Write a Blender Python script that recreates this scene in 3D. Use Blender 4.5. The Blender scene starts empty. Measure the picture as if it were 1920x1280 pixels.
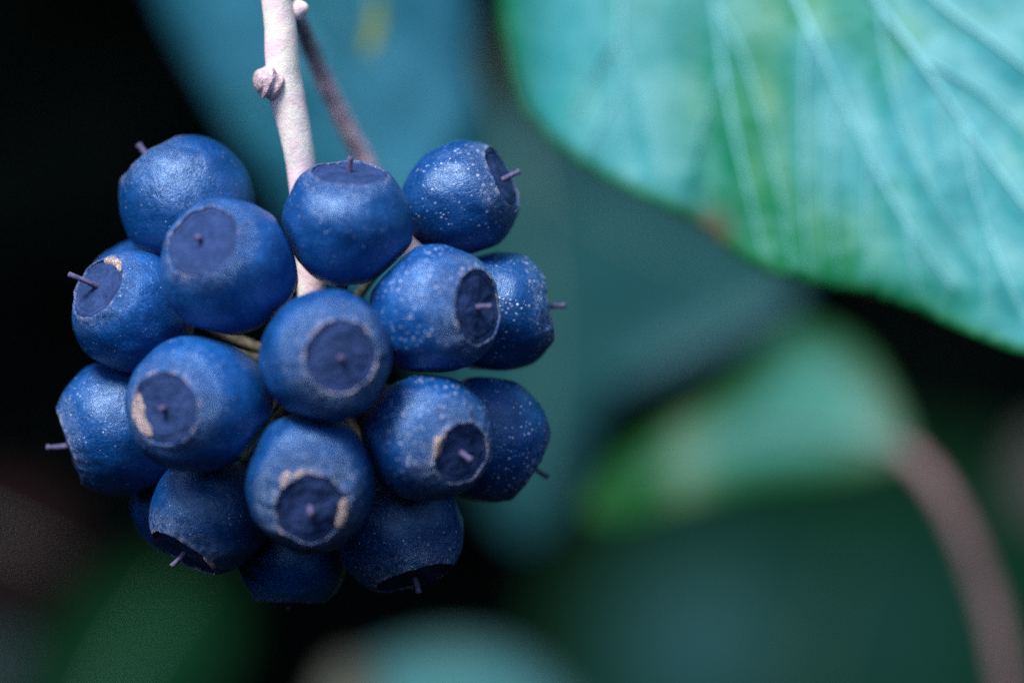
import bpy, bmesh, math, random
from mathutils import Vector, Matrix, noise
from mathutils.geometry import delaunay_2d_cdt

# ------------------------------------------------------------------ camera, sky, sun, exposure
SC = bpy.context.scene
MM = 0.001
K = 63.0 / 1920.0          # millimetres per photo pixel in the plane of the cluster's heart
D = 220.0                  # camera to the cluster's heart, mm
H = 1.2                    # height of the lens above the ground, m

cam_d = bpy.data.cameras.new('camera')
cam = bpy.data.objects.new('camera', cam_d)
SC.collection.objects.link(cam)
cam.location = (0, -D * MM, H)
cam.rotation_euler = (math.radians(90), 0, 0)
cam_d.sensor_width = 36.0
cam_d.lens = 36.0 * D / 63.0
cam_d.clip_start = 0.005
cam_d.clip_end = 100.0
cam_d.dof.use_dof = True
cam_d.dof.focus_distance = (D - 4.8) * MM
cam_d.dof.aperture_fstop = 11.5
cam_d.dof.aperture_blades = 0
SC.camera = cam

SUN_DIR = Vector((-0.32, -0.52, 0.79)).normalized()     # towards the bright part of the sky
w = bpy.data.worlds.new('World')
SC.world = w
w.use_nodes = True
wn, wl = w.node_tree.nodes, w.node_tree.links
bg = wn.get('Background') or wn.new('ShaderNodeBackground')
sky = wn.new('ShaderNodeTexSky')
sky.sky_type = 'NISHITA'
sky.sun_disc = False
sky.sun_elevation = math.asin(SUN_DIR.z)
sky.sun_rotation = math.atan2(SUN_DIR.x, SUN_DIR.y)
sky.air_density = 1.0
sky.dust_density = 1.0
wl.new(sky.outputs[0], bg.inputs['Color'])
bg.inputs['Strength'].default_value = 0.05

sun_d = bpy.data.lights.new('sun', 'SUN')
sun_d.energy = 1.5
sun_d.angle = math.radians(22)
sun_d.color = (1.0, 0.99, 0.97)
sun = bpy.data.objects.new('sun', sun_d)
SC.collection.objects.link(sun)
sun.location = (0, 0, 3)
sun.rotation_euler = SUN_DIR.to_track_quat('Z', 'Y').to_euler()

SC.view_settings.view_transform = 'Standard'
SC.view_settings.look = 'None'
SC.view_settings.gamma = 1.0
SC.view_settings.use_curve_mapping = False
SC.view_settings.exposure = 1.9
SC.cycles.max_bounces = 6
SC.cycles.use_denoising = False
SC.cycles.use_adaptive_sampling = False
SC.cycles.sample_clamp_indirect = 4.0

# ------------------------------------------------------------------ helpers
rnd = random.Random(7)


def P(px, py, t):
    """a photo pixel and its nearness to the lens (mm in front of the cluster's heart) -> world point"""
    s = K * (D - t) / D * MM
    return Vector(((px - 960) * s, -t * MM, H + (640 - py) * s))


def link(name, me, mat=None, parent=None):
    o = bpy.data.objects.new(name, me)
    SC.collection.objects.link(o)
    if mat is not None:
        me.materials.clear()
        me.materials.append(mat)
    if parent is not None:
        o.parent = parent
    return o


def empty(name, loc, label, cat, group=None):
    o = bpy.data.objects.new(name, None)
    SC.collection.objects.link(o)
    o.location = loc
    o.empty_display_size = 0.004
    o['label'] = label
    o['category'] = cat
    if group:
        o['group'] = group
    return o


def mesh(name, verts, faces, smooth=True, attrs=None):
    me = bpy.data.meshes.new(name)
    me.from_pydata([tuple(v) for v in verts], [], faces)
    me.update()
    if smooth:
        me.polygons.foreach_set('use_smooth', [True] * len(me.polygons))
    for k, vals in (attrs or {}).items():
        a = me.attributes.new(k, 'FLOAT', 'POINT')
        a.data.foreach_set('value', vals)
    return me


def catmull(pts, n):
    """pts: list of equal-length tuples; returns n+1 samples"""
    out = []
    m = len(pts) - 1
    for i in range(n + 1):
        u = i / n * m
        k = min(int(u), m - 1)
        f = u - k
        p0, p1, p2, p3 = pts[max(k - 1, 0)], pts[k], pts[k + 1], pts[min(k + 2, m)]
        out.append(tuple(0.5 * (2 * b + (c - a) * f + (2 * a - 5 * b + 4 * c - d) * f * f + (3 * b - a - 3 * c + d) * f ** 3)
                         for a, b, c, d in zip(p0, p1, p2, p3)))
    return out


def closed_spline(pts, per=8):
    out = []
    n = len(pts)
    for i in range(n):
        p0, p1, p2, p3 = pts[i - 1], pts[i], pts[(i + 1) % n], pts[(i + 2) % n]
        for j in range(per):
            f = j / per
            out.append(tuple(0.5 * (2 * b + (c - a) * f + (2 * a - 5 * b + 4 * c - d) * f * f + (3 * b - a - 3 * c + d) * f ** 3)
                             for a, b, c, d in zip(p0, p1, p2, p3)))
    return out


def tube(name, pts, radii, origin, seg=20, rough=0.0, freq=900.0, seed=0.0, cap=True):
    """pts: world Vectors, radii in m; vertices relative to origin"""
    V, F = [], []
    prev = None
    n = len(pts)
    for i, p in enumerate(pts):
        t = (pts[min(i + 1, n - 1)] - pts[max(i - 1, 0)]).normalized()
        if prev is None:
            a = t.orthogonal().normalized()
        else:
            a = (prev - t * prev.dot(t)).normalized()
        prev = a
        b = t.cross(a)
        for j in range(seg):
            g = 2 * math.pi * j / seg
            d = a * math.cos(g) + b * math.sin(g)
            r = radii[i]
            if rough:
                q = p + d * r
                r *= 1 + rough * noise.noise(q * freq + Vector((seed, 0, 0))) + 0.5 * rough * noise.noise(q * freq * 2.7)
            V.append(p + d * r - origin)
    for i in range(n - 1):
        for j in range(seg):
            k = (j + 1) % seg
            F.append((i * seg + j, i * seg + k, (i + 1) * seg + k, (i + 1) * seg + j))
    if cap:
        for i0, tip, flip in ((0, pts[0], True), ((n - 1) * seg, pts[-1], False)):
            t = (pts[0] - pts[1]).normalized() if flip else (pts[-1] - pts[-2]).normalized()
            r = radii[0] if flip else radii[-1]
            c = len(V)
            V.append(tip + t * r * 0.35 - origin)
            for j in range(seg):
                k = (j + 1) % seg
                F.append((i0 + k, i0 + j, c) if flip else (i0 + j, i0 + k, c))
    return mesh(name, V, F)


# ------------------------------------------------------------------ materials
class Nodes:
    def __init__(self, name):
        self.m = bpy.data.materials.new(name)
        self.m.use_nodes = True
        self.t = self.m.node_tree
        self.t.nodes.clear()
        self.out = self.t.nodes.new('ShaderNodeOutputMaterial')
        self.b = self.t.nodes.new('ShaderNodeBsdfPrincipled')
        self.t.links.new(self.b.outputs[0], self.out.inputs['Surface'])
        tc = self.t.nodes.new('ShaderNodeTexCoord')
        oi = self.t.nodes.new('ShaderNodeObjectInfo')
        sc = self.t.nodes.new('ShaderNodeVectorMath')
        sc.operation = 'MULTIPLY_ADD'
        self.t.links.new(tc.outputs['Object'], sc.inputs[0])
        sc.inputs[1].default_value = (1000, 1000, 1000)      # object coordinates in millimetres
        rv = self.t.nodes.new('ShaderNodeMath')
        rv.operation = 'MULTIPLY'
        self.t.links.new(oi.outputs['Random'], rv.inputs[0])
        rv.inputs[1].default_value = 137.0
        self.t.links.new(rv.outputs[0], sc.inputs[2])
        self.co = sc.outputs[0]

    def set(self, key, v):
        s = self.b.inputs[key]
        if isinstance(v, bpy.types.NodeSocket):
            self.t.links.new(v, s)
        elif isinstance(v, (tuple, list)) and len(v) == 3 and s.type == 'RGBA':
            s.default_value = (*v, 1)
        else:
            s.default_value = v

    def noise(self, scale, detail=3, rough=0.55, dist=0.0, co=None):
        n = self.t.nodes.new('ShaderNodeTexNoise')
        n.inputs['Scale'].default_value = scale
        n.inputs['Detail'].default_value = detail
        n.inputs['Roughness'].default_value = rough
        n.inputs['Distortion'].default_value = dist
        self.t.links.new(co or self.co, n.inputs['Vector'])
        return n.outputs[0]

    def voronoi(self, scale, out='Distance', rand=1.0):
        n = self.t.nodes.new('ShaderNodeTexVoronoi')
        n.inputs['Scale'].default_value = scale
        n.inputs['Randomness'].default_value = rand
        self.t.links.new(self.co, n.inputs['Vector'])
        return n.outputs[out]

    def attr(self, name):
        n = self.t.nodes.new('ShaderNodeAttribute')
        n.attribute_name = name
        return n.outputs['Fac']

    def oattr(self, name):
        n = self.t.nodes.new('ShaderNodeAttribute')
        n.attribute_type = 'OBJECT'
        n.attribute_name = name
        return n.outputs['Fac']

    def map(self, v, a, b, c=0.0, d=1.0, smooth=True):
        n = self.t.nodes.new('ShaderNodeMapRange')
        if smooth:
            n.interpolation_type = 'SMOOTHSTEP'
        self.t.links.new(v, n.inputs['Value'])
        for k, x in (('From Min', a), ('From Max', b), ('To Min', c), ('To Max', d)):
            if isinstance(x, bpy.types.NodeSocket):
                self.t.links.new(x, n.inputs[k])
            else:
                n.inputs[k].default_value = x
        return n.outputs[0]

    def math(self, op, a, b=None, clamp=False):
        n = self.t.nodes.new('ShaderNodeMath')
        n.operation = op
        n.use_clamp = clamp
        for i, x in enumerate((a, b)):
            if x is None:
                continue
            if isinstance(x, bpy.types.NodeSocket):
                self.t.links.new(x, n.inputs[i])
            else:
                n.inputs[i].default_value = x
        return n.outputs[0]

    def mix(self, f, a, b):
        n = self.t.nodes.new('ShaderNodeMix')
        n.data_type = 'RGBA'
        for s, x in ((n.inputs[0], f), (n.inputs[6], a), (n.inputs[7], b)):
            if isinstance(x, bpy.types.NodeSocket):
                self.t.links.new(x, s)
            elif isinstance(x, (tuple, list)):
                s.default_value = (*x, 1)
            else:
                s.default_value = x
        return n.outputs[2]

    def bump(self, h, strength=0.4, dist=0.1):
        n = self.t.nodes.new('ShaderNodeBump')
        n.inputs['Strength'].default_value = strength
        n.inputs['Distance'].default_value = dist * MM
        self.t.links.new(h, n.inputs['Height'])
        self.t.links.new(n.outputs[0], self.b.inputs['Normal'])


def mat_berry():
    N = Nodes('berry_skin')
    tip = N.attr('rimdist')                      # 0 at the rim of the crown disc, 1 at the base
    # waxy bloom in rubbed clouds over deep blue skin
    cloud = N.map(N.noise(0.45, 5, 0.62, 0.8), 0.38, 0.66)
    patch = N.map(N.noise(1.7, 5, 0.7, 0.5), 0.34, 0.64)
    fine = N.map(N.noise(6.0, 4, 0.75), 0.35, 0.68)
    grain = N.map(N.noise(22, 2, 0.8), 0.30, 0.70)
    bloom = N.math('MULTIPLY', N.math('ADD', N.math('MULTIPLY', cloud, 0.75), N.math('MULTIPLY', patch, 0.45)), N.map(fine, 0, 1, 0.12, 1.0, False))
    bloom = N.math('MULTIPLY', bloom, N.map(grain, 0, 1, 0.5, 1.0, False))
    bloom = N.math('MULTIPLY', bloom, N.oattr('bloom'), True)
    skin = N.mix(grain, (0.0005, 0.025, 0.120), (0.0008, 0.072, 0.310))
    col = N.mix(bloom, skin, (0.020, 0.160, 0.530))
    col = N.mix(N.oattr('tone'), col, (0.001, 0.018, 0.062))
    # rubbed spots without bloom
    rub = N.map(N.noise(2.4, 4, 0.7, 0.3), 0.60, 0.72)
    col = N.mix(N.math('MULTIPLY', rub, 0.8), col, (0.001, 0.020, 0.075))
    # pale scurf that gathers round the rim
    near = N.map(tip, 0.0, N.oattr('crust_width'), 1.0, 0.0)
    cr = N.math('MULTIPLY', near, N.map(N.noise(2.8, 7, 0.9, 0.9), 0.46, 0.57))
    cr = N.math('MULTIPLY', cr, N.oattr('crust'), True)
    col = N.mix(N.math('MULTIPLY', cr, 0.6), col, (0.18, 0.25, 0.46))
    edge = N.math('MULTIPLY', N.map(tip, 0.0, 0.04, 1.0, 0.0), N.map(N.noise(1.7, 6, 0.8), 0.50, 0.60))
    edge = N.math('MULTIPLY', edge, N.oattr('crust'), True)
    col = N.mix(N.math('MULTIPLY', edge, 0.85), col, (0.52, 0.44, 0.52))
    # raised pale specks, thicker towards the crown, each of its own size
    v = N.t.nodes.new('ShaderNodeTexVoronoi')
    v.inputs['Scale'].default_value = 3.6
    N.t.links.new(N.co, v.inputs['Vector'])
    sep = N.t.nodes.new('ShaderNodeSeparateColor')
    N.t.links.new(v.outputs['Color'], sep.inputs[0])
    own = N.map(sep.outputs[0], 0.15, 1.0, 0.15, 1.15, False)
    size = N.map(tip, 0.0, 0.95, 0.52, 0.26, False)
    size = N.math('MULTIPLY', N.math('MULTIPLY', size, own), N.oattr('specks'))
    sp = N.map(v.outputs['Distance'], N.math('MULTIPLY', size, 0.25), size, 1.0, 0.0)
    keep = N.map(N.noise(0.8, 3, 0.6), 0.40, 0.56)
    sp = N.math('MULTIPLY', N.math('MULTIPLY', sp, keep), N.map(sep.outputs[1], 0, 1, 0.35, 1.0, False))
    col = N.mix(sp, col, (0.46, 0.54, 0.76))
    N.set('Base Color', col)
    N.set('Roughness', N.math('ADD', N.map(bloom, 0, 1, 0.30, 0.44, False), N.math('MULTIPLY', cr, 0.3)))
    N.set('Specular IOR Level', 1.0)
    N.set('Specular Tint', (0.52, 0.74, 1.0, 1.0))
    h = N.math('ADD', N.math('MULTIPLY', sp, 1.0), N.math('MULTIPLY', cr, 0.9))
    h = N.math('ADD', h, N.math('MULTIPLY', edge, 0.8))
    h = N.math('ADD', h, N.math('MULTIPLY', fine, 0.15))
    h = N.math('ADD', h, N.math('MULTIPLY', patch, 0.35))
    h = N.math('ADD', h, N.math('MULTIPLY', grain, 0.03))
    N.bump(h, 0.6, 0.10)
    return N.m


def mat_disc():
    N = Nodes('crown_disc_skin')
    g = N.map(N.noise(14, 3, 0.8), 0.3, 0.7)
    c = N.map(N.noise(0.9, 5, 0.65, 0.4), 0.38, 0.68)
    m = N.map(N.noise(3.0, 5, 0.75, 0.5), 0.45, 0.68)
    col = N.mix(g, (0.003, 0.019, 0.085), (0.010, 0.045, 0.165))
    col = N.mix(N.math('MULTIPLY', c, 0.8), col, (0.026, 0.062, 0.215))
    col = N.mix(N.math('MULTIPLY', m, 0.35), col, (0.060, 0.092, 0.230))
    N.set('Base Color', col)
    N.set('Roughness', 0.72)
    N.set('Specular IOR Level', 0.3)
    N.bump(N.math('ADD', N.math('MULTIPLY', g, 0.4), N.math('MULTIPLY', N.noise(3.5, 6, 0.75, 0.4), 1.6)), 0.7, 0.08)
    return N.m


def mat_simple(name, c1, c2, scale=4.0, rough=0.6, bump=0.3, dist=0.05, spec=0.4):
    N = Nodes(name)
    f = N.map(N.noise(scale, 5, 0.65, 0.3), 0.35, 0.66)
    N.set('Base Color', N.mix(f, c1, c2))
    N.set('Roughness', rough)
    N.set('Specular IOR Level', spec)
    N.bump(N.math('ADD', f, N.noise(scale * 4, 3, 0.7)), bump, dist)
    return N.m


def mat_stem():
    N = Nodes('pale_stem_bark')
    pink = N.map(N.noise(0.35, 4, 0.6, 0.5), 0.40, 0.60)
    fleck = N.map(N.noise(4.5, 4, 0.75, 0.5), 0.58, 0.74)
    fleck2 = N.map(N.noise(13, 3, 0.8), 0.5, 0.75)
    col = N.mix(pink, (0.95, 0.87, 0.79), (0.92, 0.66, 0.74))
    col = N.mix(N.math('MULTIPLY', fleck, 0.45), col, (0.52, 0.30, 0.36))
    col = N.mix(N.math('MULTIPLY', fleck2, 0.12), col, (0.50, 0.36, 0.32))
    N.set('Base Color', col)
    N.set('Roughness', 0.6)
    N.set('Specular IOR Level', 0.35)
    N.bump(N.math('ADD', N.noise(3, 4, 0.7), N.math('MULTIPLY', N.noise(11, 3, 0.8), 0.6)), 0.5, 0.12)
    return N.m


def mat_leaf(name, pale_gloss, green, margin, pale_lo=0.30, pale_hi=0.62, rough=0.42, spec=0.5, scale=0.07, net=0.0):
    """pale clouds, painted-in sky gloss on teal leaves, over a greener blade; separate margin"""
    N = Nodes(name)
    f = N.map(N.noise(scale, 3, 0.5, 0.4), pale_lo, pale_hi)
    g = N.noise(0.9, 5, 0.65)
    col = N.mix(f, green, pale_gloss)
    col = N.mix(N.map(g, 0.35, 0.7, 0.0, 0.24), col, tuple(min(0.9, c * 1.6) for c in pale_gloss))
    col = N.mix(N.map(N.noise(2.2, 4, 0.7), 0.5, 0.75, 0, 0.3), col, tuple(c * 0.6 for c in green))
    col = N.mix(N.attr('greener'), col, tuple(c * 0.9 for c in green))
    if net:
        v = N.t.nodes.new('ShaderNodeTexVoronoi')
        v.feature = 'DISTANCE_TO_EDGE'
        v.inputs['Scale'].default_value = 0.34
        wob = N.t.nodes.new('ShaderNodeVectorMath')
        wob.operation = 'ADD'
        nz = N.t.nodes.new('ShaderNodeTexNoise')
        nz.inputs['Scale'].default_value = 0.5
        N.t.links.new(N.co, nz.inputs['Vector'])
        N.t.links.new(N.co, wob.inputs[0])
        N.t.links.new(nz.outputs['Color'], wob.inputs[1])
        N.t.links.new(wob.outputs[0], v.inputs['Vector'])
        ln = N.map(v.outputs['Distance'], 0.015, 0.13, net, 0.0)
        col = N.mix(ln, col, (0.20, 0.50, 0.52))
    e = N.map(N.attr('edge'), 0.0, 1.0, 1.0, 0.0)
    col = N.mix(e, col, margin)
    col = N.mix(N.attr('withered'), col, (0.075, 0.045, 0.035))
    N.set('Base Color', col)
    N.set('Roughness', rough)
    N.set('Specular IOR Level', spec)
    N.bump(N.math('ADD', N.noise(0.8, 4, 0.6), N.math('MULTIPLY', N.noise(4, 3, 0.6), 0.4)), 0.35, 0.25)
    return N.m


M_BERRY = mat_berry()
M_DISC = mat_disc()
M_STYLE = mat_simple('style_skin', (0.05, 0.05, 0.14), (0.14, 0.12, 0.24), 5, 0.7)
M_SCAR = mat_simple('corky_scar', (0.48, 0.32, 0.31), (0.92, 0.79, 0.79), 4, 0.85, 0.9, 0.2, 0.15)
M_STEM = mat_stem()
M_BUD = mat_simple('bud_scar_bark', (0.40, 0.27, 0.31), (0.78, 0.62, 0.68), 1.6, 0.75, 0.6, 0.15, 0.2)
M_STALK = mat_simple('side_stalk_bark', (0.34, 0.23, 0.28), (0.74, 0.57, 0.68), 1.6, 0.7, 0.5, 0.15, 0.2)
M_PED = mat_simple('pedicel_skin', (0.07, 0.06, 0.045), (0.20, 0.18, 0.13), 2.5, 0.7, 0.5, 0.1, 0.2)

# ------------------------------------------------------------------ hedge shell, dark backdrop and added sky blocker
M_HEDGE = mat_simple('hedge_painted_shade', (0.004, 0.007, 0.006), (0.010, 0.017, 0.013), 0.02, 0.8, 0.1, 0.05, 0.1)  # near-black albedo: the hollow's deep shade is put into the colour


def build_hedge_blocker():
    V, F = [], []
    # curved shell open towards the light; unseen roof, sides and front added to shade
    nu, nv = 72, 30
    R = 620.0
    for i in range(nu + 1):
        a = math.radians(-180 + 360 * i / nu)
        k = 0.5 + 0.5 * math.cos(a)                      # 1 behind the berries, 0 on the photographer's side
        top = 7 + 71 * min(1.0, max(0.0, (k - 0.25) / 0.55)) + 5 * noise.noise(Vector((a * 3, 0, 0)))
        for j in range(nv + 1):
            b = math.radians(-80 + (80 + top) * j / nv)
            d = Vector((math.sin(a) * math.cos(b), math.cos(a) * math.cos(b), math.sin(b)))
            r = 1 + 0.10 * noise.noise(d * 3.1) + 0.05 * noise.noise(d * 9)
            V.append(Vector((d.x * R * r, 60 + d.y * R * r * 0.9, d.z * 430 * r)) * MM)
    for i in range(nu):
        for j in range(nv):
            q = i * (nv + 1) + j
            F.append((q, q + 1, q + nv + 2, q + nv + 1))
    # leaves crowding the shell
    for n in range(7000):
        i, j = rnd.randrange(nu), rnd.randrange(nv)
        c = V[i * (nv + 1) + j] * rnd.uniform(0.86, 0.99)
        c = c + Vector((rnd.uniform(-25, 25), rnd.uniform(-25, 25), rnd.uniform(-20, 20))) * MM
        s = rnd.uniform(16, 34) * MM
        rot = Matrix.Rotation(rnd.uniform(0, 6.28), 3, 'Z') @ Matrix.Rotation(rnd.uniform(-0.9, 0.9), 3, 'X') @ Matrix.Rotation(rnd.uniform(0, 6.28), 3, 'Y')
        k = len(V)
        for x, y, z in ((0, 0, -0.9), (-0.75, 0.12, -0.35), (0, 0.02, -0.2), (0.75, 0.12, -0.35), (-0.45, 0.15, 0.4), (0, 0.05, 0.4), (0.45, 0.15, 0.4), (0, -0.05, 1.1)):
            V.append(c + rot @ Vector((x, y, z)) * s)
        F += [(k, k + 2, k + 1), (k, k + 3, k + 2), (k + 1, k + 2, k + 5, k + 4), (k + 2, k + 3, k + 6, k + 5), (k + 4, k + 5, k + 7), (k + 5, k + 6, k + 7)]
    o = link('hedge_sky_blocker', mesh('hedge_sky_blocker', V, F), M_HEDGE)
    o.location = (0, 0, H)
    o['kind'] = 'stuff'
    o['label'] = 'near-black hedge foliage behind the berries, with unseen roof and sides added to block sky light'
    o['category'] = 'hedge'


build_hedge_blocker()

# ------------------------------------------------------------------ leaves behind
M_VEIN = mat_simple('leaf_vein', (0.115, 0.390, 0.430), (0.165, 0.460, 0.500), 1.0, 0.45, 0.2, 0.05, 0.5)
M_VEIN_DIM = mat_simple('leaf_vein_dim', (0.08, 0.16, 0.14), (0.12, 0.20, 0.18), 1.0, 0.5, 0.2, 0.05, 0.4)


def seg_dist(p, a, b):
    ax, ay = a
    bx, by = b
    dx, dy = bx - ax, by - ay
    L = dx * dx + dy * dy
    f = 0.0 if L == 0 else max(0.0, min(1.0, ((p[0] - ax) * dx + (p[1] - ay) * dy) / L))
    return math.hypot(p[0] - ax - f * dx, p[1] - ay - f * dy)


def inside(p, poly):
    c = False
    n = len(poly)
    for i in range(n):
        x1, y1 = poly[i]
        x2, y2 = poly[i - 1]
        if (y1 > p[1]) != (y2 > p[1]) and p[0] < (x2 - x1) * (p[1] - y1) / (y2 - y1) + x1:
            c = not c
    return c


def leaf(label, outline, depth, mat, veins=(), vein_mat=None, petiole=None, petiole_mat=None, edge_px=60, step=None,
         pleat=0.0, pleat_w=40, per=8, base=None, thick=0.35, vein_w=1.0, greener=None, withered=None, group='blurred leaves behind the berries'):
    """outline, veins, petiole in photo pixels; depth(px, py) gives nearness in mm"""
    poly = closed_spline(outline, per)
    xs, ys = [p[0] for p in poly], [p[1] for p in poly]
    step = step or max(max(xs) - min(xs), max(ys) - min(ys)) / 64
    vl = []
    for vdef in veins:
        r0, pts = vdef[0], vdef[1]
        vl.append((r0, catmull(pts, 8 * (len(pts) - 1))))
    allseg = [(v[i], v[i + 1], r0) for r0, v in vl for i in range(len(v) - 1)]

    def z(p):
        t = depth(*p)
        if pleat and allseg:
            dv = min(seg_dist(p, s[0], s[1]) for s in allseg)
            t += pleat * math.exp(-(dv / pleat_w))
        t += 0.5 * noise.noise(Vector((p[0] / 130, p[1] / 130, 3.3)))
        return t
    pts = list(poly)
    nb = len(pts)
    y = min(ys)
    row = 0
    while y < max(ys):
        x = min(xs) + (step / 2 if row % 2 else 0)
        while x < max(xs):
            p = (x + rnd.uniform(-.15, .15) * step, y + rnd.uniform(-.15, .15) * step)
            if inside(p, poly) and min(seg_dist(p, poly[i - 1], poly[i]) for i in range(nb)) > step * 0.45:
                pts.append(p)
            x += step
        y += step * 0.87
        row += 1
    vv, ee, ff, *_ = delaunay_2d_cdt([Vector(p) for p in pts], [], [list(range(nb))], 1, 1e-4)
    b = base or petiole[0] if petiole else base or outline[0]
    org = P(b[0], b[1], z((b[0], b[1])))
    root = empty('ivy_leaf', org, label, 'leaf', group)
    V = [P(p.x, p.y, z((p.x, p.y))) - org for p in vv]
    ed = [min(1.0, min(seg_dist((p.x, p.y), poly[i - 1], poly[i]) for i in range(nb)) / edge_px) for p in vv]
    me = mesh('blade', V, [tuple(f) for f in ff], True, {'edge': ed, 'greener': [greener(p.x, p.y) if greener else 0.0 for p in vv],
                                                           'withered': [withered(p.x, p.y) if withered else 0.0 for p in vv]})
    bl = link('blade', me, mat, root)
    so = bl.modifiers.new('thickness', 'SOLIDIFY')
    so.thickness = thick * MM
    so.offset = 0
    for i, (r0, v) in enumerate(vl):
        n = len(v)
        wp = [P(p[0], p[1], z(p) + thick * 0.5 + 0.02) for p in v]
        rr = [0.30 * vein_w * r0 * MM * (1 - 0.8 * (k / (n - 1)) ** 1.5) for k in range(n)]
        link('midrib' if i == 0 else 'vein', tube('vein', wp, rr, org, 8), vein_mat or M_VEIN, root)
    if petiole:
        pp = catmull(petiole, 40)
        wp = [P(*q[:3]) for q in pp]
        rr = [q[3] * K * (D - q[2]) / D * MM for q in pp]
        link('petiole', tube('petiole', wp, rr, org, 20, 0.06, 300), petiole_mat or M_STALK, root)
    return root


M_VEIN_H = mat_simple('leaf_vein_blue', (0.07, 0.26, 0.34), (0.10, 0.32, 0.40), 1.0, 0.5, 0.2, 0.05, 0.4)

M_VEIN_F = mat_simple('leaf_vein_dark', (0.012, 0.050, 0.030), (0.02, 0.06, 0.04), 1.0, 0.6, 0.2, 0.05, 0.2)

# the large lit leaf, upper right
M_LA = mat_leaf('lit_leaf', (0.030, 0.230, 0.262), (0.001, 0.165, 0.066), (0.004, 0.120, 0.030), 0.22, 0.46, 0.48, 0.32, 0.085, net=0.11)  # pale tone paints in sky reflection; green margin paints its loss at the curled edge

def blob(x, y, cx, cy, rx, ry):
    return math.exp(-((x - cx) / rx) ** 2 - ((y - cy) / ry) ** 2)


MAIN_VEINS = [(2.0, [(1545, -180), (1644, 0), (1706, 85), (1766, 170), (1835, 270), (1925, 390), (2060, 560)]),
              (1.7, [(1430, -160), (1495, 0), (1545, 110), (1594, 215), (1645, 320), (1705, 425), (1790, 545)]),
              (1.3, [(1315, -160), (1340, 0), (1357, 130), (1378, 248), (1404, 360), (1436, 490)]),
              (1.2, [(1175, -160), (1164, 0), (1160, 138), (1164, 255), (1178, 345)]),
              (1.3, [(1630, -130), (1755, 0), (1850, 72), (1930, 135), (2080, 260)])]
SIDE_VEINS = [(0.8, [(1348, 20), (1395, 110), (1432, 230), (1465, 370), (1488, 505)]),
              (0.9, [(1512, 40), (1508, 160), (1506, 290), (1510, 420), (1520, 515)]),
              (1.1, [(1806, 228), (1826, 340), (1860, 450), (1905, 560), (1950, 650)]),
              (0.9, [(1650, 10), (1664, 120), (1700, 250), (1760, 380), (1840, 500)]),
              (0.8, [(1725, 110), (1785, 140), (1850, 182), (1920, 245), (2000, 330)]),
              (0.7, [(1630, 290), (1625, 370), (1625, 450), (1630, 535)]),
              (0.6, [(1161, 60), (1112, 140), (1066, 225)]), (0.6, [(1162, 160), (1128, 230), (1100, 285)]),
              (0.6, [(1164, 90), (1205, 210), (1240, 350)]),
              (0.6, [(1357, 130), (1318, 230), (1290, 340)]),
              (0.6, [(1570, 165), (1560, 290), (1562, 420), (1575, 525)]), (0.6, [(1700, 415), (1712, 490), (1730, 570)]),
              (0.6, [(1766, 170), (1762, 260), (1785, 360)]), (0.6, [(1850, 425), (1845, 510), (1850, 600)])]
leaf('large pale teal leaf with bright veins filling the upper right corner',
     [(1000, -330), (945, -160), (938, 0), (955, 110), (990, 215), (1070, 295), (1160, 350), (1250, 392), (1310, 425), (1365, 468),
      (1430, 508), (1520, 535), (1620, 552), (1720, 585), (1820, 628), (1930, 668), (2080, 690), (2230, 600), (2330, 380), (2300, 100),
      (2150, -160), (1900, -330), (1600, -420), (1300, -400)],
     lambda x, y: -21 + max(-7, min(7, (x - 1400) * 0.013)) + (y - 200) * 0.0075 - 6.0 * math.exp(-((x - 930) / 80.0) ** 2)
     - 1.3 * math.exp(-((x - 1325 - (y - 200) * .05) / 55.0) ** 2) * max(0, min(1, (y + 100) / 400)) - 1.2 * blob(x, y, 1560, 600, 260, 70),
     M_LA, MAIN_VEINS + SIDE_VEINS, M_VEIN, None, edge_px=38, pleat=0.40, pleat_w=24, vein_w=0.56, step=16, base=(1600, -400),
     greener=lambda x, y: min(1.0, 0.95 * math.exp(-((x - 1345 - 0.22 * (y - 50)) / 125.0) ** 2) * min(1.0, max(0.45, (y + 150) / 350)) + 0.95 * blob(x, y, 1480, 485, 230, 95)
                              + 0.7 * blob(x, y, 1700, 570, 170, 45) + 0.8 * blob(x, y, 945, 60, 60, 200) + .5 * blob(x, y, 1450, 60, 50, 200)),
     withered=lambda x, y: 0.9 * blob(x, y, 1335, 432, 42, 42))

# blue-teal leaf behind the stem, upper centre
M_LH = mat_leaf('stem_backing_leaf', (0.040, 0.215, 0.330), (0.008, 0.120, 0.165), (0.006, 0.09, 0.14), 0.40, 0.58, 0.5, 0.3, 0.07)
leaf('blue teal leaf hanging behind the pale stem, its left edge against black',
     [(230, -190), (300, 10), (385, 170), (470, 300), (560, 430), (660, 560), (770, 600), (850, 480), (880, 300), (893, 130), (880, -60), (840, -230), (600, -330), (380, -300)],
     lambda x, y: -82 - (y - 100) * 0.012 + (x - 600) * 0.006, M_LH,
     [(1.2, [(560, -200), (600, 0), (650, 200), (730, 420)]), (0.8, [(640, 0), (760, 160), (850, 260)]), (0.8, [(590, 100), (500, 180), (430, 210)]), (0.7, [(700, 330), (790, 380), (850, 400)])],
     M_VEIN_H, None, edge_px=70, base=(560, -320))
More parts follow.
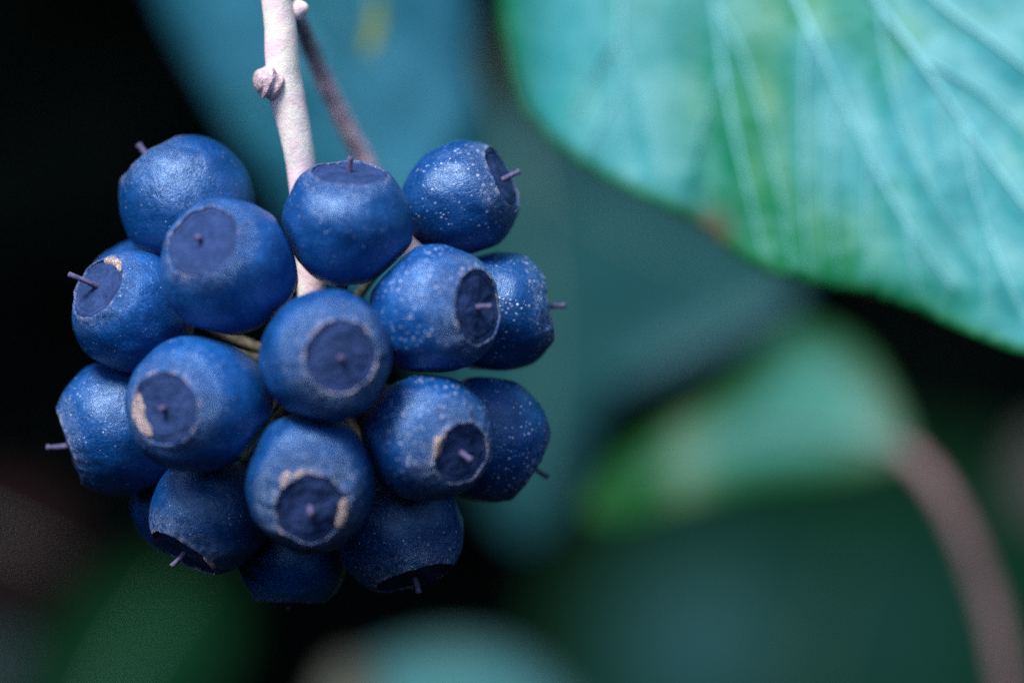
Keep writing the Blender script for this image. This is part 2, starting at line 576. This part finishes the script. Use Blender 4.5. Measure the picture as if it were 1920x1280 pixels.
# yellowing shoot tip in front of it
M_SHOOT = mat_leaf('yellow_shoot', (0.20, 0.25, 0.06), (0.10, 0.17, 0.05), (0.08, 0.15, 0.05), 0.3, 0.6, 0.5, 0.3, 0.2)
leaf('small yellow green leaflet dangling at the top, right of the stem',
     [(706, -20), (718, 20), (716, 60), (704, 92), (690, 108), (680, 92), (686, 55), (696, 15)],
     lambda x, y: -48, M_SHOOT, [], None, None, edge_px=12, base=(706, -20), group=None)

# dim leaf behind the right-hand berries
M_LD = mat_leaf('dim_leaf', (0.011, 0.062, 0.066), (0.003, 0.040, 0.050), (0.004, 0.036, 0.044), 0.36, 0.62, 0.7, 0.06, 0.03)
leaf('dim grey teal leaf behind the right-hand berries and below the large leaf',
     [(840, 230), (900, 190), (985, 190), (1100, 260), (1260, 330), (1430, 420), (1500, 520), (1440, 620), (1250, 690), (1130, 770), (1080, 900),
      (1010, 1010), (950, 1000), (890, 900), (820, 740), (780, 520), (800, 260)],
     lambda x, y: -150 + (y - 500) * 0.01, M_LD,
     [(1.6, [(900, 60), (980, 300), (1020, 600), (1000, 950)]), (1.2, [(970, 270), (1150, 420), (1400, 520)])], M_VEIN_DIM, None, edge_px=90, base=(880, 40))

# blue-teal band leaf just above the low leaf
M_LC = mat_leaf('band_leaf', (0.014, 0.085, 0.110), (0.010, 0.065, 0.080), (0.006, 0.05, 0.06), 0.3, 0.65, 0.6, 0.1, 0.03)
leaf('narrow blue teal leaf slanting under the tip of the large leaf',
     [(1120, 700), (1200, 640), (1320, 575), (1440, 535), (1500, 545), (1470, 600), (1380, 645), (1270, 690), (1180, 725)],
     lambda x, y: -135 + (y - 600) * 0.02, M_LC, [(1.0, [(1480, 560), (1330, 620), (1170, 700)])], M_VEIN_DIM, None, edge_px=40, base=(1490, 550))

# low lit leaf on a mauve petiole, lower right
M_LB = mat_leaf('low_leaf', (0.042, 0.180, 0.145), (0.003, 0.060, 0.014), (0.002, 0.050, 0.008), 0.15, 0.42, 0.5, 0.2, 0.03)
M_PETIOLE = mat_simple('mauve_petiole', (0.145, 0.088, 0.098), (0.24, 0.15, 0.165), 0.3, 0.6, 0.3, 0.1, 0.3)
leaf('pale green drooping leaf on a mauve petiole at the lower right',
     [(1490, 610), (1570, 622), (1640, 680), (1690, 770), (1712, 850), (1650, 880), (1540, 905), (1400, 925), (1270, 955), (1150, 985), (1095, 950), (1145, 870), (1240, 800), (1350, 735), (1430, 660)],
     lambda x, y: -94 + (y - 640) * 0.028 - 5 * math.exp(-((x - 1100) / 120.0) ** 2) + 2 * math.sin((x - 1100) / 110.0), M_LB,
     [(1.5, [(1705, 850), (1560, 815), (1400, 815), (1180, 900)]), (1.0, [(1690, 840), (1620, 740), (1520, 660)])], M_VEIN_DIM,
     [(1696, 846, -86, 17), (1745, 893, -83, 18), (1800, 985, -82, 18.5), (1843, 1090, -82, 19.5), (1872, 1190, -82, 20.5), (1893, 1300, -82, 21.5), (1905, 1450, -82, 23)], M_PETIOLE,
     edge_px=95, greener=lambda x, y: min(1.0, blob(x, y, 1130, 960, 170, 120) + 0.9 * blob(x, y, 1350, 960, 260, 45) + .6 * blob(x, y, 1250, 800, 90, 90)))

# wide dim leaf across the lower right
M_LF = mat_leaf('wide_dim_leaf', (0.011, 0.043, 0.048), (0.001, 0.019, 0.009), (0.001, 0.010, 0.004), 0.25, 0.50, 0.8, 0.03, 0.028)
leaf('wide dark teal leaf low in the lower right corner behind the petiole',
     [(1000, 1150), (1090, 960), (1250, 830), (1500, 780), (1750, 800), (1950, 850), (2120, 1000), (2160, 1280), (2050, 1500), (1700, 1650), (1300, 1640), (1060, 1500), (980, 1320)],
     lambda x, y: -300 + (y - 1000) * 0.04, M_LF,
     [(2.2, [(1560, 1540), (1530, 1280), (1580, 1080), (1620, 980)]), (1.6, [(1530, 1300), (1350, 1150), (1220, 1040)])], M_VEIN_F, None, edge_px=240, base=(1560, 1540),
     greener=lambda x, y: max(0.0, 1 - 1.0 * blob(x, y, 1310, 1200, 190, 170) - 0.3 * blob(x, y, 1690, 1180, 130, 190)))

# teal leaf poking up at the bottom
M_LE = mat_leaf('bottom_leaf', (0.032, 0.150, 0.165), (0.020, 0.100, 0.105), (0.012, 0.05, 0.05), 0.28, 0.6, 0.55, 0.2, 0.035)
leaf('bright teal leaf poking up at the bottom edge below the berries',
     [(600, 1330), (670, 1245), (770, 1205), (870, 1195), (960, 1212), (1050, 1275), (1130, 1380), (1080, 1500), (850, 1540), (650, 1470)],
     lambda x, y: -130 + (y - 1200) * 0.05, M_LE, [(1.2, [(860, 1530), (855, 1350), (850, 1190)])], M_VEIN_DIM, None, edge_px=70, base=(860, 1530))
M_BEIGE = mat_leaf('beige_leaf', (0.085, 0.092, 0.075), (0.06, 0.066, 0.055), (0.03, 0.035, 0.025), 0.3, 0.6, 0.6, 0.25, 0.05)
leaf('small beige withered leaf at the bottom edge beside the teal one',
     [(590, 1350), (600, 1270), (640, 1232), (690, 1235), (715, 1280), (705, 1360), (650, 1410)],
     lambda x, y: -112, M_BEIGE, [], None, None, edge_px=20, base=(650, 1400), group=None)

# dark green leaf, lower left
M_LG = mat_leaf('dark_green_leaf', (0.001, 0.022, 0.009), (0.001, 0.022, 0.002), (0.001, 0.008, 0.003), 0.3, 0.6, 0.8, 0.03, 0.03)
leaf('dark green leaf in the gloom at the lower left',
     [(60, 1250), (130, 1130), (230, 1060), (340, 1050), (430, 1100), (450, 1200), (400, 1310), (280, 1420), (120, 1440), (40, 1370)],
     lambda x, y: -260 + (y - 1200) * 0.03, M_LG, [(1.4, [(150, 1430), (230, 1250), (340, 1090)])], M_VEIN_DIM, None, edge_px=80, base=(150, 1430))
M_SLATE = mat_leaf('slate_leaf', (0.020, 0.036, 0.042), (0.014, 0.026, 0.030), (0.006, 0.012, 0.012), 0.3, 0.6, 0.7, 0.08, 0.03)
leaf('slate grey leaf cut off by the left edge near the bottom corner',
     [(-160, 1240), (-60, 1170), (20, 1165), (60, 1215), (40, 1300), (-60, 1360), (-160, 1340)],
     lambda x, y: -230, M_SLATE, [(1.2, [(-150, 1300), (-50, 1250), (40, 1200)])], M_VEIN_DIM, None, edge_px=40, base=(-150, 1300))
M_BROWN = mat_leaf('dead_brown_leaf', (0.016, 0.007, 0.008), (0.010, 0.005, 0.006), (0.004, 0.002, 0.002), 0.3, 0.6, 0.8, 0.05, 0.03)
leaf('dark brown dead leaf at the left edge below the berries',
     [(-130, 900), (-20, 880), (90, 900), (150, 980), (140, 1080), (60, 1140), (-60, 1130), (-140, 1040)],
     lambda x, y: -210, M_BROWN, [(1.2, [(-120, 950), (0, 1000), (120, 1060)])], M_VEIN_DIM, None, edge_px=50, base=(-120, 950))
M_FAR = mat_leaf('far_grey_leaf', (0.06, 0.062, 0.058), (0.04, 0.048, 0.044), (0.02, 0.025, 0.02), 0.3, 0.6, 0.6, 0.3, 0.03)
leaf('blurred grey leaf cut off by the right edge, above the petiole',
     [(1890, 900), (1915, 830), (1960, 800), (2040, 830), (2060, 920), (2000, 990), (1920, 980)],
     lambda x, y: -200, M_FAR, [], None, None, edge_px=30, base=(2050, 900))

# ------------------------------------------------------------------ the berry cluster
HEART = (590, 690)
# label, px, py, radius px, nearness px (first guess), crown axis (right, up, near), options
BERRIES = [
    ('berry at the upper left of the cluster, its style poking up against black', 350, 383, 126, -20, (-.60, .74, -.12), dict(style=.34, specks=.45, bloom=.8)),
    ('front berry at the upper left with its crown disc turned to the lens', 427, 501, 128, 245, (-.36, .42, .83), dict(disc=.57, style=.16, crust=.55, bloom=1.0, specks=.3)),
    ('topmost middle berry in front of the stem, crown disc facing up', 650, 416, 125, 205, (.07, .935, .34), dict(style=.27, disc=.60, crust=.35, bloom=.8, specks=.55, flat=.93)),
    ('berry at the upper right with a pimpled skin and a slanting style', 864, 374, 109, 20, (.87, .40, .26), dict(disc=.62, style=.36, crust=.8, specks=1.0, bloom=.75)),
    ('speckled berry right of centre with a folded crown disc', 815, 582, 119, 215, (.78, .05, .62), dict(disc=.58, style=.30, crust=1.0, specks=.95, bloom=.75, square=.35)),
    ('pimpled berry at the far right, style pointing right', 928, 585, 115, 0, (.985, .10, -.10), dict(style=.36, disc=.66, crust=.9, specks=1.15, bloom=.5, square=.5)),
    ('central berry with a round dark crown disc ringed in pale crust', 610, 668, 121, 330, (.30, -.02, .95), dict(disc=.57, style=.13, crust=.95, bloom=1.0, specks=.35, square=.6)),
    ('berry at the left with a pale sliver of scar and a long style', 250, 584, 114, 60, (-.60, .46, .65), dict(style=.52, style_bend=(-.5, -.1, -.6), disc=.56, crust=.5, bloom=.95, specks=.4)),
    ('mostly hidden berry peeping out behind the left berry', 262, 548, 94, -110, (-.75, .45, -.5), dict(style=.2, specks=.3)),
    ('berry at the lower left, its style sticking out to the left', 228, 800, 122, 0, (-.93, -.33, .12), dict(style=.40, style_bend=(0, .35, 0), disc=.60, crust=.6, bloom=.85, specks=.6)),
    ('large front berry at the left with a cream scar beside its crown disc', 371, 757, 131, 255, (-.46, -.06, .88), dict(disc=.54, style=.13, crust=.7, bloom=1.0, specks=.5)),
    ('front berry at the bottom with a ragged crown rim and a corky patch', 581, 903, 127, 285, (.06, -.40, .91), dict(disc=.53, style=.22, crust=1.25, bloom=.9, specks=.6, ragged=1.0)),
    ('speckled front berry at the lower right with a tan scar by its disc', 801, 821, 121, 235, (.60, -.24, .76), dict(disc=.50, style=.34, style_bend=(-.1, -.1, 0), crust=1.1, bloom=.9, specks=1.1)),
    ('pimpled berry at the lower far right, style pointing down to the right', 912, 822, 116, 0, (.80, -.50, -.16), dict(style=.40, disc=.60, crust=.7, specks=1.2, bloom=.6)),
    ('berry at the bottom left, crown disc turned down with a style', 395, 962, 112, 60, (-.52, -.80, .30), dict(disc=.62, style=.34, style_bend=(-.2, .1, 0), crust=1.0, bloom=.8, specks=.5)),
    ('sliver of a berry behind the bottom left berry', 346, 946, 97, -110, (-.5, -.7, -.4), dict(style=.2, specks=.2)),
    ('dark shaded berry at the very bottom of the cluster', 547, 1034, 106, 20, (-.05, -.97, -.05), dict(style=.22, disc=.60, specks=.3, bloom=.4, crust=.6)),
    ('berry at the bottom right with a scalloped rim round its downturned disc', 747, 993, 120, 80, (.31, -.91, .27), dict(disc=.64, style=.28, crust=1.0, specks=.85, bloom=.55, ragged=.8)),
]
# settle the depths so that touching berries rest against each other
tt = [b[4] * K for b in BERRIES]
for it in range(600):
    for i in range(len(BERRIES)):
        for j in range(i):
            a, b = BERRIES[i], BERRIES[j]
            ra, rb = a[3] * K, b[3] * K
            d2 = ((a[1] - b[1]) * K) ** 2 + ((a[2] - b[2]) * K) ** 2
            need = (0.95 * (ra + rb)) ** 2 - d2
            if need <= 0:
                continue
            need = math.sqrt(need)
            gap = tt[i] - tt[j]
            s = 1 if (gap > 0 or (gap == 0 and a[4] > b[4])) else -1
            if abs(gap) < need:
                m = (need - abs(gap)) * 0.25
                tt[i] += s * m
                tt[j] -= s * m

heart = P(HEART[0], HEART[1], 0)
PLACED = [(P(b[1], b[2], t), b[3] * K * (D - t) / D * MM) for b, t in zip(BERRIES, tt)]
root = empty('ivy_berry_cluster', heart, 'round cluster of dusty blue ivy berries hanging from a pale pinkish stem', 'berries')


def berry(idx, spec):
    label, px, py, rpx, _, ax, opt = spec
    t = tt[idx]
    c = P(px, py, t)
    r = rpx * K * (D - t) / D * MM
    zax = Vector((ax[0], -ax[2], ax[1])).normalized()
    q = zax.to_track_quat('Z', 'Y')
    rim = opt.get('disc', .56)
    sq = opt.get('square', .15)
    ragged = opt.get('ragged', .55)
    seed = Vector((idx * 7.31, idx * 3.17, idx * 1.93))
    segs, rings = 120, 64
    wide = 1 + 0.035 * math.sin(idx * 2.7)
    e = 2.0 + sq
    ztop = (1 - rim ** e) ** (1 / e)

    def surf(rad, zz, g, mask):
        """unit berry point with uneven skin"""
        d = Vector((rad * math.cos(g), rad * math.sin(g), zz))
        k = 1 + 0.055 * noise.noise(d * 1.3 + seed) + 0.020 * noise.noise(d * 3.3 + seed)
        k += mask * ragged * (0.020 * noise.noise(d * 9 + seed) + 0.012 * noise.noise(d * 19 + seed)) + mask * .006 * noise.noise(d * 22 + seed)
        return squash(Vector((d.x * k * wide, d.y * k / wide, d.z * opt.get('flat', 1.0) * k)))

    touch = []
    for n, (cn, rn) in enumerate(PLACED):
        dv = q.inverted() @ (cn - c)
        dist = dv.length
        if n != idx and dist < (r + rn) * 1.03:
            touch.append((dv / dist, (dist * r / (r + rn)) / r))

    def squash(v):
        """flatten the unit-berry point v where a neighbour presses on it"""
        for nrm, lim in touch:
            sd = v.dot(nrm) - (lim - 0.035)
            if sd > -0.06:
                over = sd + 0.06
                v = v - nrm * (over - 0.06 * (1 - math.exp(-over / 0.06)) * 1.25)
        return v

    amax = math.pi * 0.975
    arim = math.asin(rim)
    V, F, A = [], [], []

    def prof(a):
        s, c0 = math.sin(a), math.cos(a)
        n = (abs(s) ** e + abs(c0) ** e) ** (1 / e)
        return s / n, c0 / n
    # find start angle whose profile radius equals rim
    lo, hi = 0.05, 1.3
    for _ in range(40):
        m = (lo + hi) / 2
        if prof(m)[0] < rim:
            lo = m
        else:
            hi = m
    a0 = lo
    ztop = prof(a0)[1]
    pr = [(rim * 0.965, ztop - 0.065, 0.0, 1.0), (rim * 0.975, ztop - 0.02, 0.0, 1.0), (rim * 0.985, ztop + 0.008, 0.0, 1.0)]
    for i in range(rings + 1):
        f = (i / rings) ** 1.25
        a = a0 + (amax - a0) * f
        s, zz = prof(a)
        pr.append((s, zz + 0.012 * math.exp(-(f / 0.04) ** 2), f, math.exp(-(f / 0.10) ** 2)))
    pr.append((0.0001, prof(amax)[1] + 0.03, 1.0, 0.0))
    for (rad, zz, f, mask) in pr:
        for j in range(segs):
            g = 2 * math.pi * j / segs
            wob = 1 + (0.09 * ragged * noise.noise(Vector((math.cos(g) * 2.5, math.sin(g) * 2.5, idx))) + 0.05 * ragged * noise.noise(Vector((math.cos(g) * 7, math.sin(g) * 7, idx)))) * math.exp(-(f / 0.12) ** 2)
            V.append(surf(rad * wob, zz, g, mask) * r)
            A.append(f)
    for i in range(len(pr) - 1):
        for j in range(segs):
            k = (j + 1) % segs
            F.append((i * segs + j, (i + 1) * segs + j, (i + 1) * segs + k, i * segs + k))
    me = mesh('berry', V, F, True, {'rimdist': A})
    o = link('berry', me, M_BERRY, root)
    o.location = c - heart
    o.rotation_mode = 'QUATERNION'
    o.rotation_quaternion = q
    o['label'] = label
    o['tone'] = 0.16 + 0.16 * math.sin(idx * 4.1 + 1.0)
    o['bloom'] = float(opt.get('bloom', .7))
    o['crust'] = float(opt.get('crust', .5))
    o['crust_width'] = float(0.10 + 0.13 * opt.get('crust', .5))
    o['specks'] = float(0.22 + 0.86 * opt.get('specks', .5))
    # crown disc
    V, F = [], []
    rs = [0.0, .035, .05, .07, .09, .13, .18, .24, .3, .36, .42, .48, .54, .6, .66, .72, .76, .79, .82, .84, .86, .88, .91, .94, .97, 1.0, 1.0]
    for n, f in enumerate(rs):
        for j in range(72):
            g = 2 * math.pi * j / 72
            zz = ztop - 0.008 + 0.016 * (1 - f * f) - 0.045 * math.exp(-(f / 0.075) ** 2) - 0.018 * max(0.0, (f - .93) / .07) ** 2
            if n == len(rs) - 1:
                zz -= 0.07
            rad = f * rim * 0.968
            d = Vector((rad * math.cos(g), rad * math.sin(g), 0))
            zz += 0.030 * noise.noise(d * 3.5 + seed) + 0.014 * noise.noise(d * 9 + seed) + 0.007 * noise.noise(d * 21 + seed)
            zz += 0.007 * math.sin(g * 13 + 5 * noise.noise(d * 6 + seed)) * math.sin(math.pi * min(1, f)) * (0.5 + noise.noise(d * 3 - seed))
            zz -= 0.016 * math.exp(-((f - 0.84 - 0.04 * noise.noise(d * 5 + seed)) / 0.03) ** 2)
            wob = 1 + (0.09 * ragged * noise.noise(Vector((math.cos(g) * 2.5, math.sin(g) * 2.5, idx)))) * f
            V.append(surf(rad * wob, zz, g, 0.0) * r)
    for i in range(len(rs) - 1):
        for j in range(72):
            k = (j + 1) % 72
            F.append((i * 72 + j, (i + 1) * 72 + j, (i + 1) * 72 + k, i * 72 + k))
    link('crown_disc', mesh('crown_disc', V, F), M_DISC, o)
    # style: the dried stub in the middle of the disc
    L = opt.get('style', .25)
    bend = q.inverted() @ Vector((opt.get('style_bend', (0, 0, 0))[0], -opt.get('style_bend', (0, 0, 0))[2], opt.get('style_bend', (0, 0, 0))[1]))
    base = surf(0, ztop - 0.03, 0, 0) * r
    pts, rr = [], []
    for k in range(11):
        f = k / 10
        pts.append(base + Vector((0, 0, -0.05 * r)) + Vector((0, 0, 1)) * (L + .05) * f * r + bend * f * f * L * r * 0.6
                   + Vector((math.sin(f * 5 + idx), math.cos(f * 4 + idx), 0)) * 0.006 * r)
        rr.append(r * (0.052 - 0.014 * f + 0.012 * max(0, f - .8) / .2 + 0.02 * max(0, .15 - f) / .15))
    link('style', tube('style', pts, rr, Vector((0, 0, 0)), 12, 0.12, 2500, idx), M_STYLE, o)
    return o, c, r, q, zax, surf, prof, a0, amax


built = [berry(i, b) for i, b in enumerate(BERRIES)]


def scar(idx, world_dir, length, width, rot, name='corky_scar'):
    """a thin corky flake lying on berry idx where world_dir (right, up, near) leaves it"""
    o, c, r, q, zax, surf, prof, a0, amax = built[idx]
    d = q.inverted() @ Vector((world_dir[0], -world_dir[2], world_dir[1])).normalized()
    a_c = math.acos(max(-1, min(1, d.z)))
    g_c = math.atan2(d.y, d.x)
    V, F = [], []
    nr, ns = 7, 28
    ca, sa = math.cos(rot), math.sin(rot)
    for i in range(nr + 2):
        f = min(1.0, i / nr)
        for j in range(ns):
            h = 2 * math.pi * j / ns
            wob = 1 + 0.35 * noise.noise(Vector((math.cos(h) * 1.6, math.sin(h) * 1.6, idx * 3.1 + length)))
            u, v = math.cos(h) * length * f * wob, math.sin(h) * width * f * wob
            du, dv = u * ca - v * sa, u * sa + v * ca
            a = a_c + du
            g = g_c + dv / max(.2, math.sin(a_c))
            s, zz = prof(a) if a > a0 else (prof(a0)[0] * max(0.0, a) / a0, prof(a0)[1])
            k = 1.014 + 0.014 * noise.noise(Vector((u * 30, v * 30, idx))) - (0.0 if i <= nr else 0.04)
            k -= 0.012 * f ** 3
            if a < a0:
                k += 0.022 if i <= nr else 0.0
            V.append(surf(s, zz, g, 0) * r * k)
    for i in range(nr + 1):
        for j in range(ns):
            k = (j + 1) % ns
            F.append((i * ns + j, (i + 1) * ns + j, (i + 1) * ns + k, i * ns + k))
    link(name, mesh(name, V, F), M_SCAR, o)


scar(7, (-.25, .80, .54), .07, .26, 0.0)
scar(10, (-.78, -.17, .60), .11, .34, 0.0)
scar(11, (.57, -.42, .71), .12, .26, 0.0)
scar(11, (-.34, .05, .94), .07, .14, 0.2)
scar(11, (-.10, .15, .98), .035, .14, 0.1)
scar(12, (.20, -.08, .97), .10, .22, 0.1)
scar(14, (.05, -.80, .60), .06, .20, 0.0)

# stalks of the berries, and the knob they spring from
for idx, (o, c, r, q, zax, *_r) in enumerate(built):
    b0 = c - zax * r * 0.93
    m = (b0 + heart) * 0.5 - zax * r * 0.15
    pts = [Vector(p) for p in catmull([tuple(heart), tuple(m), tuple(b0)], 16)]
    rr = [(0.40 - 0.08 * math.sin(math.pi * k / 16)) * MM for k in range(17)]
    link('pedicel', tube('pedicel', pts, rr, heart, 14, 0.08, 1200, idx), M_PED, root)
kn = [heart + Vector((0, 0, z * MM)) for z in (-1.5, -1.2, -.6, 0, .7, 1.4, 2.0)]
link('receptacle', tube('receptacle', kn, [x * MM for x in (.5, 1.0, 1.4, 1.5, 1.4, 1.15, .9)], heart, 24, 0.12, 900), M_PED, root)

# main stem
stem_px = [(508, -120, 3.0, 29), (515, -40, 2.8, 28), (518, 0, 2.6, 28.5), (527, 60, 2.4, 31), (530, 115, 2.2, 32.5), (533, 150, 2.0, 34), (540, 185, 1.9, 33.5), (548, 220, 1.8, 31.5),
           (558, 270, 1.6, 29.5), (566, 325, 1.3, 27.5), (575, 420, 1.0, 26.5), (583, 525, .6, 26), (588, 610, .3, 27), (590, 680, 0, 30)]
sp = catmull(stem_px, 120)
stem = link('stem', tube('stem', [P(*s[:3]) for s in sp], [s[3] * K * (D - s[2]) / D * MM for s in sp], heart, 40, 0.035, 500), M_STEM, root)


def bud(name, at, t, dirv, size, rings, mat):
    p = P(at[0], at[1], t)
    d = Vector((dirv[0], -dirv[2], dirv[1])).normalized()
    pts, rr = [], []
    n = 28
    for i in range(n + 1):
        f = i / n
        pts.append(p + d * size * MM * f + Vector((0, 0, 0.10 * size * MM * math.sin(f * 3))))
        env = math.sqrt(max(0.0, 1 - max(0, (f - .45) / .55) ** 2)) * (0.50 + 0.10 * math.sin(f * 3.1))
        rr.append(max(0.03, env * (1 + 0.08 * math.sin(f * rings * 2 * math.pi))) * size * MM)
    link(name, tube(name, pts, rr, heart, 28, 0.05, 1000, at[0]), mat, stem)


bud('bud_scar', (523, 165), 2.5, (-1.0, .22, .35), 1.65, 2.5, M_BUD)
bud('leaf_scar', (547, 24), 2.0, (1.0, .12, .1), 1.05, 1, M_STEM)

# side stalk that leaves the stem and hangs behind it
sk = catmull([(552, 20, .5, 13), (563, 42, -4.0, 16), (577, 80, -8.5, 16.5), (592, 115, -10.5, 16.5), (622, 180, -12, 17), (652, 240, -13, 18), (682, 300, -14, 18), (726, 385, -15, 17), (768, 462, -16, 17), (812, 550, -17, 17), (850, 640, -18, 14)], 90)
link('side_stalk', tube('side_stalk', [P(*s[:3]) for s in sk], [s[3] * K * (D - s[2]) / D * MM for s in sk], heart, 24, 0.12, 500, 5), M_STALK, root)
